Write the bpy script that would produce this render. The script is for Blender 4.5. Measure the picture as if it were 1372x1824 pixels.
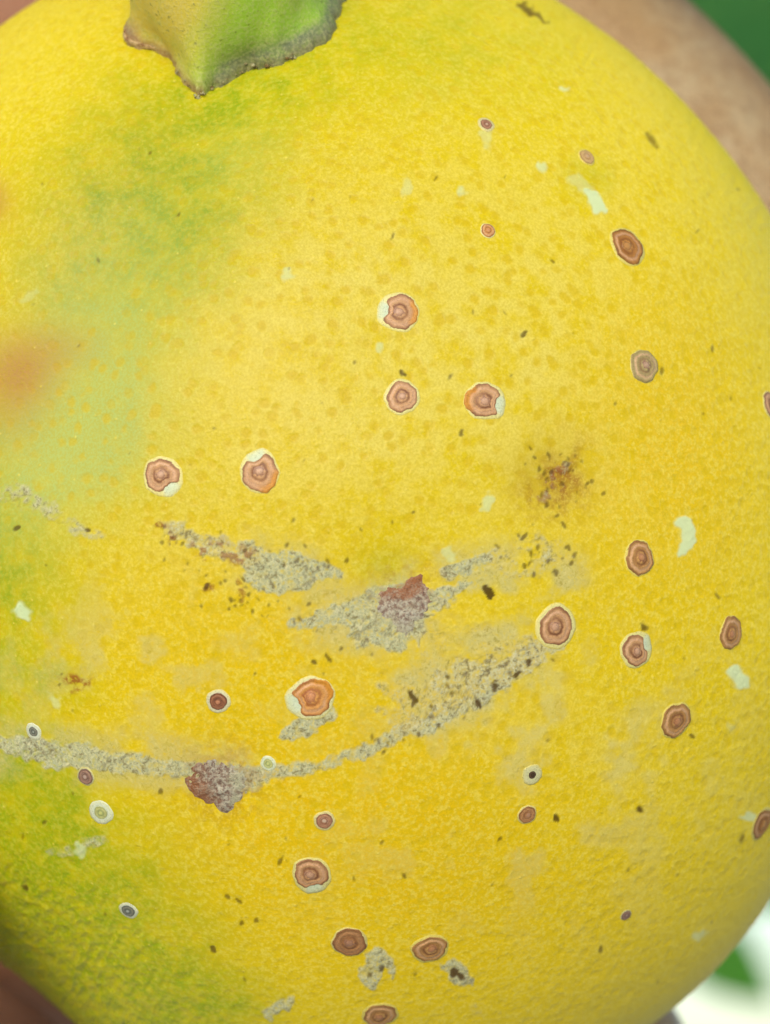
import bpy, bmesh, math, random
import numpy as np
from mathutils import Vector, Matrix
from mathutils.bvhtree import BVHTree

# ------------------------------------------------------------------ clear
for o in list(bpy.data.objects):
    bpy.data.objects.remove(o, do_unlink=True)
SC = bpy.context.scene
COL = SC.collection
random.seed(7)
RNG = np.random.default_rng(11)

# ------------------------------------------------------------------ camera
# The fruit's centre is the origin.  Shapes are designed in a millimetre frame (x right, y away from the
# camera, z up) that is pitched like the camera and then turned into metres.
PITCH = math.radians(10)
ROT = Matrix.Rotation(PITCH, 3, 'X')
ROTN = np.array(ROT)
CAMD = 200.0                      # mm from camera to fruit centre
CX, CZ = 2.87, 0.63               # camera offset from the fruit centre
PXMM = 35.0                       # photograph pixels per mm in the plane of the fruit's centre
FOCUS = 177.0
APERTURE = 2.5                    # mm

def W(p):                         # design mm -> world metres
    return ROT @ (Vector(p) * 0.001)
def WN(a):                        # the same on an (n,3) array
    return (a @ ROTN.T) * 0.001

cam_d = bpy.data.cameras.new('camera')
cam = bpy.data.objects.new('camera', cam_d); COL.objects.link(cam)
cam.location = W((CX, -CAMD, CZ))
cam.rotation_euler = (math.radians(90) + PITCH, 0, 0)
cam_d.sensor_fit = 'HORIZONTAL'; cam_d.sensor_width = 7.0
cam_d.lens = 7.0 * CAMD / (1372 / PXMM)
cam_d.clip_start = 0.005; cam_d.clip_end = 3000
cam_d.dof.use_dof = True
cam_d.dof.focus_distance = FOCUS * 0.001
cam_d.dof.aperture_fstop = cam_d.lens / APERTURE
SC.camera = cam
SC.render.resolution_x = 770; SC.render.resolution_y = 1024

# ------------------------------------------------------------------ world, sun, exposure
SUN_EL = math.radians(19); SUN_AZ = math.radians(-168)     # azimuth from +Y towards +X
SDIR = Vector((math.sin(SUN_AZ) * math.cos(SUN_EL), math.cos(SUN_AZ) * math.cos(SUN_EL), math.sin(SUN_EL)))
world = bpy.data.worlds.new('World'); SC.world = world; world.use_nodes = True
wn = world.node_tree
sky = wn.nodes.new('ShaderNodeTexSky'); sky.sky_type = 'NISHITA'; sky.sun_disc = False
sky.sun_elevation = SUN_EL; sky.sun_rotation = SUN_AZ
sky.air_density = 1.0; sky.dust_density = 1.0; sky.ozone_density = 1.0
bg = wn.nodes['Background']; bg.inputs['Strength'].default_value = 0.15
wn.links.new(sky.outputs[0], bg.inputs[0])
sun_d = bpy.data.lights.new('sun', 'SUN'); sun_d.energy = 1.45; sun_d.angle = math.radians(45)
sun_d.color = (1.0, 0.97, 0.91)
sun = bpy.data.objects.new('sun', sun_d); COL.objects.link(sun)
sun.rotation_euler = SDIR.to_track_quat('Z', 'Y').to_euler(); sun.location = SDIR * 3
SC.view_settings.view_transform = 'Standard'; SC.view_settings.look = 'None'
SC.view_settings.gamma = 1.0; SC.view_settings.use_curve_mapping = False
SC.view_settings.exposure = 0.14
SC.cycles.max_bounces = 5; SC.cycles.diffuse_bounces = 3; SC.cycles.glossy_bounces = 2

# ------------------------------------------------------------------ helpers
def lin(r, g, b):
    f = lambda c: (c / 255 / 12.92) if c / 255 <= 0.04045 else ((c / 255 + 0.055) / 1.055) ** 2.4
    return (f(r), f(g), f(b))
def lin4(*c): return lin(*c) + (1.0,)

def tag(o, label, cat, group=None):
    o['label'] = label; o['category'] = cat
    if group: o['group'] = group
    return o
def empty(name, loc):
    e = bpy.data.objects.new(name, None); COL.objects.link(e); e.location = loc
    e.empty_display_size = 0.002
    return e
def fast_mesh(name, verts, quads, tris=None):
    me = bpy.data.meshes.new(name)
    nv = len(verts); nq = len(quads); nt = 0 if tris is None else len(tris)
    me.vertices.add(nv); me.vertices.foreach_set('co', np.ascontiguousarray(verts, dtype=np.float32).ravel())
    loops = quads.ravel() if nt == 0 else np.concatenate([quads.ravel(), tris.ravel()])
    me.loops.add(len(loops)); me.loops.foreach_set('vertex_index', loops.astype(np.int32))
    starts = np.concatenate([np.arange(nq) * 4, nq * 4 + np.arange(nt) * 3]).astype(np.int32)
    me.polygons.add(nq + nt); me.polygons.foreach_set('loop_start', starts)
    me.polygons.foreach_set('use_smooth', np.ones(nq + nt, dtype=bool))
    me.update(calc_edges=True); me.validate()
    return me
def col_attr(me, name, arr):
    a = me.color_attributes.new(name, 'FLOAT_COLOR', 'POINT')
    a.data.foreach_set('color', np.ascontiguousarray(arr, dtype=np.float32).ravel())
def link(name, me, mat, parent=None, loc=None):
    o = bpy.data.objects.new(name, me); COL.objects.link(o)
    if mat: me.materials.append(mat)
    if parent: o.parent = parent
    if loc is not None: o.location = loc
    return o

# noise on arrays
def _hash(ix, iy, s):
    h = (ix.astype(np.int64) * 374761393 + iy.astype(np.int64) * 668265263 + s * 2147483647) & 0xffffffff
    h = ((h ^ (h >> 13)) * 1274126177) & 0xffffffff
    return ((h ^ (h >> 16)) & 0xffff) / 65535.0
def vnoise(x, y, s=0):
    ix = np.floor(x); iy = np.floor(y); fx = x - ix; fy = y - iy
    fx = fx * fx * (3 - 2 * fx); fy = fy * fy * (3 - 2 * fy)
    a = _hash(ix, iy, s); b = _hash(ix + 1, iy, s); c = _hash(ix, iy + 1, s); d = _hash(ix + 1, iy + 1, s)
    return (a * (1 - fx) + b * fx) * (1 - fy) + (c * (1 - fx) + d * fx) * fy
def fbm(x, y, scale, octv=4, s=0):
    t = 0; amp = .5; f = 1 / scale; n = 0
    for k in range(octv):
        t = t + amp * vnoise(x * f + 17.3 * k, y * f - 9.1 * k, s + k); n += amp; amp *= .5; f *= 2.03
    return t / n
def sstep(a, b, x):
    t = np.clip((x - a) / (b - a), 0, 1); return t * t * (3 - 2 * t)

# node shorthand
class NT:
    def __init__(s, name):
        s.m = bpy.data.materials.new(name); s.m.use_nodes = True; s.t = s.m.node_tree
        s.b = s.t.nodes['Principled BSDF']
    def n(s, kind, **kw):
        x = s.t.nodes.new('ShaderNode' + kind)
        for k, v in kw.items(): setattr(x, k, v)
        return x
    def put(s, sock, v):
        if hasattr(v, 'is_output') or isinstance(v, bpy.types.NodeSocket): s.t.links.new(v, sock)
        else: sock.default_value = v
    def mix(s, f, a, b, mode='MIX'):
        x = s.n('MixRGB', blend_type=mode); s.put(x.inputs[0], f); s.put(x.inputs[1], a); s.put(x.inputs[2], b)
        return x.outputs[0]
    def math(s, op, a, b=0.0, clamp=False):
        x = s.n('Math', operation=op, use_clamp=clamp); s.put(x.inputs[0], a); s.put(x.inputs[1], b); return x.outputs[0]
    def ramp(s, v, a, b, lo=0.0, hi=1.0):
        x = s.n('MapRange', interpolation_type='SMOOTHSTEP'); s.put(x.inputs[0], v)
        x.inputs[1].default_value = a; x.inputs[2].default_value = b; x.inputs[3].default_value = lo; x.inputs[4].default_value = hi
        return x.outputs[0]
    def mm(s):                                     # object coordinates in millimetres
        c = s.n('TexCoord'); v = s.n('VectorMath', operation='SCALE'); s.put(v.inputs[0], c.outputs['Object']); v.inputs['Scale'].default_value = 1000
        return v.outputs[0]
    def noise(s, vec, scale, detail=3, rough=.55, dist=0):
        x = s.n('TexNoise'); s.put(x.inputs['Vector'], vec); x.inputs['Scale'].default_value = scale
        x.inputs['Detail'].default_value = detail; x.inputs['Roughness'].default_value = rough; x.inputs['Distortion'].default_value = dist
        return x.outputs[0]
    def voro(s, vec, scale, feat='F1', rnd=1.0):
        x = s.n('TexVoronoi', feature=feat); s.put(x.inputs['Vector'], vec); x.inputs['Scale'].default_value = scale
        x.inputs['Randomness'].default_value = rnd
        return x
    def bump(s, h, dist, strength=1.0, prev=None):
        x = s.n('Bump'); s.put(x.inputs['Height'], h); x.inputs['Distance'].default_value = dist; x.inputs['Strength'].default_value = strength
        if prev is not None: s.put(x.inputs['Normal'], prev)
        return x.outputs[0]
    def attr(s, name):
        a = s.n('Attribute', attribute_name=name); sp = s.n('SeparateColor'); s.put(sp.inputs[0], a.outputs['Color'])
        return sp.outputs[0], sp.outputs[1], sp.outputs[2], a.outputs['Alpha'], a.outputs['Color']

# ------------------------------------------------------------------ the fruit's surface
E1 = np.array([-0.2578, 0.0, 0.9662]); E2 = np.array([0.9662, 0.0, 0.2578])
AX = (30.42, 26.95, 26.6)
def proj(p):                                       # design mm -> photograph pixel
    k = PXMM * CAMD / (p[:, 1] + CAMD)
    return 686 + (p[:, 0] - CX) * k, 912 - (p[:, 2] - CZ) * k
def seg_dist(U, V, pts):                           # distance to a polyline of (x, y, half width); returns dist - width
    best = np.full(U.shape, 1e9)
    for (x0, y0, w0), (x1, y1, w1) in zip(pts[:-1], pts[1:]):
        dx, dy = x1 - x0, y1 - y0; L = dx * dx + dy * dy + 1e-9
        t = np.clip(((U - x0) * dx + (V - y0) * dy) / L, 0, 1)
        d = np.hypot(U - x0 - t * dx, V - y0 - t * dy) - (w0 + t * (w1 - w0))
        best = np.minimum(best, d)
    return best
def base_surface(D):                               # unit directions -> points, with the big dents and swellings
    q = (D @ E1 / AX[0]) ** 2 + (D @ E2 / AX[1]) ** 2 + (D[:, 1] / AX[2]) ** 2
    r = 1 / np.sqrt(q)
    P = D * r[:, None]
    U, V = proj(P)
    front = sstep(0.25, -0.15, D[:, 1])
    h = np.zeros(len(D))
    g = seg_dist(U, V, [(370, 120, 0), (300, 250, 0), (220, 400, 0), (130, 560, 0), (60, 760, 0)])
    h -= 0.75 * np.exp(-(g / 120) ** 2)
    h += 0.35 * np.exp(-(np.hypot(U - 20, V - 300) / 190) ** 2)
    h -= 0.55 * np.exp(-(np.hypot(U - 700, V - 1030) / 95) ** 2)
    h -= 0.30 * np.exp(-(np.hypot(U - 400, V - 1390) / 90) ** 2)
    h -= 0.25 * np.exp(-(np.hypot(U - 1000, V - 850) / 80) ** 2)
    h -= 0.9 * np.exp(-(np.hypot((U - 420) / 1.3, V + 10) / 170) ** 2)
    h -= 0.9 * np.exp(-(np.hypot(U - 40, V - 1800) / 170) ** 2)
    h += 0.5 * (fbm(U + 5000, V + 5000, 420, 2, 3) - .5)
    return P + D * (h * front)[:, None], U, V, front

def sphere_grid(N, r0=0.92, k=0.2):
    a = np.linspace(-1, 1, N)
    X, Y = np.meshgrid(a, a)
    swap = np.abs(X) > np.abs(Y)
    R = np.where(swap, X, Y)
    with np.errstate(divide='ignore', invalid='ignore'):
        ph = np.where(swap, (np.pi / 4) * (Y / X), np.pi / 2 - (np.pi / 4) * (X / Y))
    ph = np.where(R == 0, 0, ph)
    px, py = R * np.cos(ph), R * np.sin(ph)
    rr = np.hypot(px, py); an = np.arctan2(py, px)
    s = np.clip(rr / r0, 0, 1)
    tf = 1.658 * (k * s + (1 - k) * np.arcsin(np.clip(s, 0, 1)) / (np.pi / 2))
    tb = 1.658 + (np.pi - 1.658) * np.clip((rr - r0) / (1 - r0), 0, 1)
    th = np.where(rr <= r0, tf, tb)
    D = np.stack([np.sin(th) * np.cos(an), -np.cos(th), np.sin(th) * np.sin(an)], -1).reshape(-1, 3)
    i = np.arange(N * N).reshape(N, N)
    Q = np.stack([i[:-1, :-1], i[:-1, 1:], i[1:, 1:], i[1:, :-1]], -1).reshape(-1, 4)
    return D, Q

Dc, Qc = sphere_grid(260, k=.6)
Pc = base_surface(Dc)[0]
BVH = BVHTree.FromPolygons([Vector(p) for p in Pc], [tuple(q) for q in Qc.tolist()])
CAMP = Vector((CX, -CAMD, CZ))
def ray(px, py):                                   # point and outward normal of the fruit under a photograph pixel
    d = Vector(((px - 686) / PXMM, CAMD, (912 - py) / PXMM)).normalized()
    hit, nrm, _, _ = BVH.ray_cast(CAMP, d)
    if hit is None: return None, None
    if nrm.dot(d) > 0: nrm = -nrm
    return hit, nrm
def smooth_normal(hit):
    p = np.array(hit); n = (E1 * (p @ E1) / AX[0] ** 2 + E2 * (p @ E2) / AX[1] ** 2); n[1] += p[1] / AX[2] ** 2
    return Vector(n).normalized()
def frame(n):
    t = Vector((1, 0, 0)) - n * n.x; t.normalize(); b = n.cross(t)
    if b.z < 0: b = -b
    return t, b
def drop(c, n, p):                                 # drop a point near the surface onto it along -n
    hit, _, _, _ = BVH.ray_cast(p + n * 6, -n)
    return hit if hit is not None else p

# ------------------------------------------------------------------ scale insects: where each one sits
# px, py, brown radius, wax radius (px), gap angle (deg, counter-clockwise from right; None = whole), orange angle, style, label
INS = [
 (712,556,32,38,175,0,'red','round reddish scale insect with white gap in its side, uppermost of the trio mid fruit'),
 (716,707,28,34,None,None,'red','round whole scale insect with a dark dot just above it, in the mid fruit trio'),
 (862,714,32,37,-10,170,'red','scale insect with orange edge on one side and broad white wax crescent on the other'),
 (289,847,31,37,-55,None,'red','pink brown scale insect just above the ragged tip of the thin tan scar'),
 (463,842,33,37,105,-40,'red','angular scale insect with an orange corner and a white notch opposite it'),
 (1118,439,34,39,None,None,'limb','large oval brown scale insect with pale rim below the white flaked greenish spot'),
 (1147,652,30,30,None,None,'grey','greyish translucent scale insect with dark ringed centre and no white rim'),
 (1139,994,30,33,None,None,'ring','oval brown scale insect with pale inner ring beside a large whitish wax flake'),
 (990,1116,33,42,None,None,'red','reddish scale insect with wide pale halo at the end of the long grey scar'),
 (1132,1158,28,34,20,None,'red','scale insect with pointed top and white crescent, just off the end of the grey scar'),
 (1302,1127,29,30,None,None,'ring','olive brown scale insect above the small white wax flake near the fruit side'),
 (1204,1283,32,35,None,None,'ring','tall oval scale insect with nested rings standing alone below the white flake'),
 (556,1243,35,42,200,40,'orange','large orange brown scale insect with white collar and grey crust under it'),
 (389,1249,16,23,None,None,'dark','small dark brown scale insect in a white ring, above the scab on the long scar'),
 (555,1557,32,37,-80,None,'red','brown scale insect with a white notch, standing alone on deep yellow rind'),
 (623,1678,31,34,None,None,'dull','dull brown scale insect with frayed rim just above a grey crust spot'),
 (766,1690,30,35,None,None,'ring','neat brown scale insect with nested rings just above a crust spot with two dark pits'),
 (677,1808,30,35,None,None,'ring','brown scale insect below the grey crust spot at the fruit base'),
 (578,1462,15,20,None,None,'small','tiny round pinkish scale insect between the dark scab and the lone notched scale'),
 (939,1451,16,19,None,None,'dull','small oval plain brown scale insect beside a black dot'),
 (948,1380,7,21,None,None,'black','pale round wax disc with a black centre'),
 (1357,1467,29,34,None,None,'limb','elongated brown scale insect on the curving side beside a small bluish flake'),
 (869,411,13,15,None,None,'orange','tiny orange scale insect alone on the upper yellow rind'),
 (866,222,11,17,None,None,'small','tiny dark centred scale insect with a white ring, nearest below the stalk end'),
 (1045,280,15,18,None,None,'pale','small pale tan scale insect just above the greenish spot with white flake'),
 (153,1383,15,18,None,None,'purple','small purple grey scale insect at the lower edge of the grey scar'),
 (229,1622,13,19,None,None,'slate','small slate blue centred scale insect with bright white ring on green rind'),
 (180,1447,13,25,None,None,'white','white waxy ring with greenish centre on the green rind below the scar'),
 (478,1360,9,15,None,None,'white','tiny white waxy ring touching the grey scar beside the dark scab'),
 (60,1303,9,17,None,None,'slate','tiny whitish cap on the upper edge of the broad grey scar'),
 (1374,722,24,27,None,None,'red','brown scale insect on the far curve of the fruit, level with the trio'),
 (1115,1630,10,12,None,None,'purple','tiny grey speck like scale insect alone on the lower plain rind'),
]

# ------------------------------------------------------------------ rind: mesh and painted colour, wear and sheen masks
N = 1000
D, Q = sphere_grid(N)
P, U, V, front = base_surface(D)
U = np.where(front > .01, U, -9999); V = np.where(front > .01, V, -9999)
wu = U + 22 * (fbm(U, V, 40, 3, 21) - .5); wv = V + 22 * (fbm(U, V, 40, 3, 31) - .5)
xu = U + 10 * (vnoise(U / 9, V / 9, 5) - .5) + 26 * (fbm(U, V, 45, 3, 51) - .5)
xv = V + 10 * (vnoise(U / 9, V / 9, 6) - .5) + 26 * (fbm(U, V, 45, 3, 61) - .5)
n_big = fbm(U, V, 160, 4, 71); n_mid = fbm(U, V, 34, 4, 81); n_fine = fbm(U, V, 11, 3, 91); n_tiny = vnoise(U / 5, V / 5, 95)
def blob(x, y, rx, ry=None, uu=None, vv=None):
    ry = ry or rx; uu = U if uu is None else uu; vv = V if vv is None else vv
    return np.exp(-(((uu - x) / rx) ** 2 + ((vv - y) / ry) ** 2))
def line(pts, soft, hard=True):
    d = seg_dist(xu if hard else U, xv if hard else V, pts)
    return sstep(soft, -soft * .3, d)

# greenness: shoulder valley, left flank, lower left base
green = 0.66 * np.exp(-(seg_dist(U, V, [(420, 130, 20), (340, 230, 40), (240, 390, 50), (190, 480, 30)]) / 130).clip(0) ** 2)
green += 0.35 * blob(300, 340, 150) + 0.45 * blob(700, 60, 330, 120)
green += 1.35 * sstep(1330, 1700, V + 0.0 * U) * sstep(470, 60, U + .45 * (1824 - V) * 0 - .35 * (V - 1500))
green += 0.75 * blob(20, 1450, 160, 120) + 0.6 * blob(0, 1010, 120, 130) + .5 * np.exp(-(seg_dist(U, V, [(-40, 800, 0), (-30, 1250, 20), (0, 1560, 60)]).clip(0) / 110) ** 2)
green += 0.6 * blob(330, 1800, 150, 60) + 0.35 * blob(690, 1010, 55, 40) + .35 * blob(115, 1220, 60, 40) + .4 * blob(1050, 315, 40, 40)
green += .18 * sstep(1100, 1372, U) * sstep(900, 300, V)
green = np.clip(green * (0.45 + 1.1 * n_mid), 0, 1)
bluegreen = 1.25 * blob(110, 790, 160, 115) + .8 * blob(170, 600, 130, 140) + .3 * blob(260, 420, 130, 130) + .25 * blob(20, 940, 90, 80) + .25 * blob(420, 270, 90, 60)
bluegreen = np.clip(bluegreen * (.55 + .9 * n_mid), 0, 1)
pale = 0.6 * blob(640, 640, 420, 300) + .6 * blob(960, 650, 330, 330) + .5 * blob(960, 1330, 230, 120) + .25 * blob(560, 320, 300, 150) + .3 * blob(230, 1010, 260, 90)  # pale rind net plus a broad sky sheen painted over the centre
pale = np.clip(pale + .55 * (n_big - .5), 0, 1)
orange = .75 * blob(560, 1480, 420, 300) + .35 * blob(430, 1130, 350, 160) + .4 * blob(1180, 900, 200, 400) + .35 * blob(1230, 700, 150, 300) + .25 * blob(900, 1600, 300, 200)
orange = np.clip(orange * (.7 + .6 * n_mid), 0, 1)
blush = .62 * blob(35, 655, 62, 55) + .5 * blob(0, 700, 60, 80) + .35 * blob(90, 610, 80, 40) + .7 * blob(0, 365, 28, 38)

# grey corky scarring
band = line([(-60, 1300, 10), (20, 1325, 12), (90, 1348, 22), (180, 1352, 20), (260, 1362, 17), (330, 1378, 20), (400, 1392, 26), (470, 1385, 14),
             (560, 1365, 8), (640, 1345, 9), (720, 1308, 9), (800, 1272, 11), (870, 1228, 13), (930, 1186, 10), (985, 1150, 10)], 14)
film = line([(560, 1105, 20), (660, 1100, 50), (760, 1085, 60), (880, 1050, 55), (990, 1040, 40)], 60) + line([(700, 1255, 35), (800, 1220, 60), (890, 1165, 60), (970, 1110, 40)], 50)
film += .8 * line([(10, 1330, 35), (180, 1350, 40), (400, 1385, 40)], 40) + .7 * line([(440, 1000, 30), (560, 1015, 30)], 40)
film = np.clip(film, 0, 1) * sstep(.30, .62, fbm(U, V, 60, 4, 161)) * .5
tri = line([(440, 985, 14), (470, 1020, 34), (520, 1012, 36), (570, 1018, 14), (605, 1026, 5)], 9)
mid = line([(515, 1108, 5), (600, 1098, 20), (680, 1080, 32), (740, 1085, 28), (800, 1060, 9), (835, 1040, 5)], 10) + line([(640, 1130, 22), (700, 1140, 22), (745, 1120, 14)], 9) + line([(795, 1025, 9), (840, 1008, 10), (870, 1000, 4)], 7)
web = line([(760, 1150, 20), (830, 1170, 55), (900, 1160, 50), (960, 1140, 30)], 14) * sstep(.36, .56, fbm(U, V, 46, 3, 111))
web2 = line([(690, 1205, 26), (720, 1210, 22), (690, 1290, 30), (760, 1240, 38), (840, 1200, 30)], 12) * sstep(.34, .55, fbm(U, V, 40, 3, 121))
web3 = line([(900, 1000, 28), (960, 990, 34), (1010, 985, 16)], 12) * sstep(.42, .6, fbm(U, V, 38, 3, 131)) * .8
under = line([(500, 1302, 10), (540, 1292, 18), (590, 1272, 12)], 6)
tan_l = line([(-20, 868, 9), (60, 890, 10), (130, 930, 8), (170, 950, 4)], 16) * (.3 + .7 * n_fine)
tan_m = line([(300, 945, 12), (360, 965, 14), (420, 985, 14), (450, 995, 12)], 10)
low = line([(655, 1745, 18), (672, 1715, 20), (700, 1730, 6)], 6) + line([(800, 1725, 14), (820, 1738, 18), (835, 1750, 8)], 7) + line([(480, 1805, 10), (515, 1790, 8)], 8) * .8
low += line([(1000, 1790, 3), (760, 1815, 6), (830, 1770, 5)], 12) * .2 + line([(85, 1520, 8), (140, 1508, 10), (185, 1495, 8)], 9) * .6
halo9 = line([(990, 1116, 50)], 10) if False else np.zeros_like(U)
patchy = .55 * sstep(.5, .68, fbm(U, V, 55, 4, 141)) * (blob(220, 1190, 260, 140) + blob(1000, 1300, 260, 160) + .7 * blob(900, 1500, 300, 160))
scar = np.clip(band + tri + mid + .55 * web + .62 * web2 + .7 * web3 + under + .6 * line([(985, 880, 14), (1000, 850, 16), (1015, 820, 8)], 16) * sstep(.35, .6, n_fine) + .95 * tan_l + .9 * tan_m + low, 0, 1)
scar_t = sstep(.28, .92, scar * .95 + .8 * (n_fine - .5) + .6 * (n_mid - .5)) * sstep(0, .12, scar) * .9
scar_t = np.maximum(scar_t, film)
crack = np.clip(scar * sstep(.42, .2, np.abs(fbm(U * .8 + .3 * V, V * 1.5 + .4 * U, 13, 2, 151) - .5) * 6) * sstep(.45, .65, fbm(U, V, 24, 2, 153)), 0, 1)
tanness = np.clip(tan_m + web + web2 + web3 + .6 * tan_l + .4 * sstep(520, 900, U) * band, 0, 1)

# rusty brown marks
brown = .75 * blob(1005, 835, 42, 46, wu, wv) * sstep(.32, .6, n_mid) + .5 * blob(985, 880, 60, 45, wu, wv) * sstep(.35, .65, n_fine)
brown += .9 * line([(118, 1212, 6), (135, 1216, 11), (160, 1212, 5)], 8) * sstep(.3, .55, n_fine)
brown += .8 * line([(285, 935, 3), (310, 965, 5), (330, 950, 2)], 8) * sstep(.45, .6, n_fine) + .7 * line([(350, 970, 8), (440, 995, 12)], 14) * sstep(.52, .66, n_fine)
brown += .8 * line([(365, 1046, 4), (372, 1048, 3)], 6) + .7 * line([(425, 1040, 3), (432, 1080, 3)], 6) * sstep(.4, .6, n_fine)
brown += .45 * np.exp(-(np.hypot(U - 400, V - 1400) / 70) ** 2) * sstep(.4, .6, n_fine) + .5 * blob(720, 1050, 60, 45) * sstep(.4, .65, n_fine)
brown = np.clip(brown, 0, 1)
# dull olive bruise round the brown mark
bruise = .3 * blob(960, 850, 70, 60) + .22 * blob(1010, 850, 70, 80)

# whitish wax flakes
wax = np.zeros_like(U)
for pts, k in [([(1218, 935, 14), (1226, 965, 15), (1218, 985, 4)], 1), ([(1305, 1195, 12), (1318, 1215, 9)], 1), ([(1048, 345, 9), (1062, 362, 14)], 1),
               ([(1030, 320, 10), (1045, 335, 10)], .35), ([(38, 1085, 9), (45, 1100, 8)], 1), ([(868, 888, 10), (866, 892, 9)], .65), ([(965, 292, 7), (972, 296, 6)], .7),
               ([(515, 484, 8), (520, 486, 6)], .55), ([(800, 990, 8), (806, 996, 7)], .5), ([(676, 612, 6), (678, 616, 5)], .6), ([(1328, 1446, 7), (1324, 1452, 6)], .8),
               ([(1240, 1662, 8), (1250, 1656, 4)], .6), ([(1010, 158, 4), (1013, 160, 4)], .7), ([(722, 330, 7), (720, 322, 6)], .4), ([(1300, 1290, 5), (1304, 1296, 5)], .25),
               ([(822, 334, 4), (824, 338, 4)], .6), ([(95, 1245, 7), (100, 1252, 7)], .5), ([(137, 1508, 9), (142, 1514, 9)], .6), ([(60, 520, 3), (35, 540, 4)], .3),
               ([(866, 244, 8), (868, 252, 6)], .4), ([(640, 1255, 4), (620, 1088, 6)], 0)]:
    wax = np.maximum(wax, k * line(pts, 6))
# dark specks: named ones and scatter along the scars
speck = np.zeros_like(U)
SP = [(935, 594, 4.5), (718, 662, 5), (990, 1457, 6), (312, 371, 3.5), (380, 762, 3), (804, 668, 3), (823, 770, 4), (738, 912, 4), (870, 1055, 8),
      (935, 956, 4), (700, 930, 3), (158, 944, 5), (32, 940, 5), (366, 1046, 5), (285, 1412, 4), (735, 1240, 6), (738, 1250, 5), (680, 1500, 3), (720, 1560, 4), (1070, 1690, 4), (1280, 1062, 3), (740, 1740, 3),
      (890, 1495, 4), (985, 464, 3), (700, 420, 3), (585, 1172, 4), (617, 1000, 4), (560, 1180, 5), (1138, 1440, 6), (1018, 1004, 4), (1024, 990, 4), (990, 1020, 4), (1230, 1310, 4), (78, 1467, 4), (42, 1585, 5),
      (810, 1735, 7), (822, 1742, 7), (680, 1728, 5), (660, 1740, 4), (405, 1600, 4), (425, 1608, 4), (430, 1648, 4), (455, 1643, 4), (380, 1695, 5), (500, 1535, 4), (1180, 660, 3), (1270, 620, 3), (940, 1180, 6), (920, 1200, 6), (850, 1250, 7), (880, 1220, 6), (1320, 1492, 4), (1145, 1117, 5), (1150, 1120, 4)]
for k in range(190):
    a, b = random.choice([((440, 985), (600, 1030)), ((760, 1240), (990, 1140)), ((900, 985), (1020, 1000)), ((640, 1340), (860, 1240)), ((960, 800), (1010, 920)), ((1000, 800), (1060, 860)), ((290, 940), (440, 1070)), ((440, 1060), (640, 1130))])
    t = random.random(); SP.append((a[0] + t * (b[0] - a[0]) + random.gauss(0, 18), a[1] + t * (b[1] - a[1]) + random.gauss(0, 18), random.uniform(1.3, 3.8)))
for k in range(70):
    SP.append((random.uniform(20, 1360), random.uniform(250, 1800), random.uniform(1.2, 2.6)))
for x, y, r in SP:
    m = (np.abs(U - x) < r * 3 + 6) & (np.abs(V - y) < r * 3 + 6)
    ca = random.uniform(-.6, .6); nn = (vnoise(U[m] / 5, V[m] / 5, 7) - .5) * r * .9; d = np.hypot((U[m] - x) + ca * (V[m] - y), (V[m] - y) * random.uniform(.5, 1.0)) + nn
    speck[m] = np.maximum(speck[m], sstep(r + 1.8, r - 1.8, d) * min(1, .3 + r * .11))
speck = np.maximum(speck, .8 * sstep(3, -3, seg_dist(U, V, [(1154, 237, 3), (1161, 247, 6), (1171, 261, 3)])) * (.55 + .6 * n_tiny))
speck = np.maximum(speck, .9 * line([(925, 6, 2.0), (945, 14, 3.5), (978, 36, 2)], 6))
speck = np.maximum(speck, .38 * crack)
gland = np.clip(.75 + .4 * pale + .2 * orange - .4 * green - scar - .35 * sstep(1350, 1650, V), 0, 1)

keep = np.ones_like(U)
for (x, y, rb, rw, *_r) in INS:
    keep = np.minimum(keep, sstep(rw * .9, rw * 1.25, np.hypot(U - x, V - y)))
rid = 1 - np.abs(fbm(U * 1.0 + .5 * V, V - .35 * U, 22, 3, 171) - .5) * 4
lowleft = np.clip(sstep(1480, 1760, V - .55 * U + 120), 0, 1) * sstep(520, 200, U)
limb_r = sstep(950, 1330, U + .25 * np.abs(V - 900))
disp = 0.03 * scar_t + 0.10 * scar * (n_fine - .5) + .05 * scar * (n_tiny - .5) + .025 * wax - .018 * np.clip(speck, 0, 1) - .02 * crack + .03 * brown * n_fine
disp += .085 * lowleft * (rid - .4) + (.003 + .022 * limb_r) * (rid - .4) + .03 * (n_mid - .5)
disp *= keep * front
nrm = np.stack([D[:, 0], D[:, 1], D[:, 2]], -1)
P2 = P + nrm * disp[:, None]

# ------------------------------------------------------------------ rind material
M = NT('rind')
mm = M.mm()
gA = M.attr('wear_a'); gB = M.attr('wear_b'); gC = M.attr('wear_c')
green_, pale_, scar_, brown_ = gA[:4]; wax_, speck_, orange_, gland_ = gB[:4]; blueg_, blush_, tan_, bruise_ = gC[:4]
warp = M.n('VectorMath', operation='ADD'); nz = M.n('TexNoise'); M.put(nz.inputs['Vector'], mm); nz.inputs['Scale'].default_value = 1.9; nz.inputs['Detail'].default_value = 2
sc_ = M.n('VectorMath', operation='SCALE'); M.put(sc_.inputs[0], nz.outputs['Color']); sc_.inputs['Scale'].default_value = .32
M.put(warp.inputs[0], mm); M.put(warp.inputs[1], sc_.outputs[0])
vg = M.voro(warp.outputs[0], 1.4)
vdot = M.ramp(vg.outputs['Distance'], .2, .46, 1, 0)
vrnd = M.n('SeparateColor'); M.put(vrnd.inputs[0], vg.outputs['Color'])
dotk = M.math('MULTIPLY', vdot, M.ramp(vrnd.outputs[0], .0, .5, .6, 1))
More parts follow.
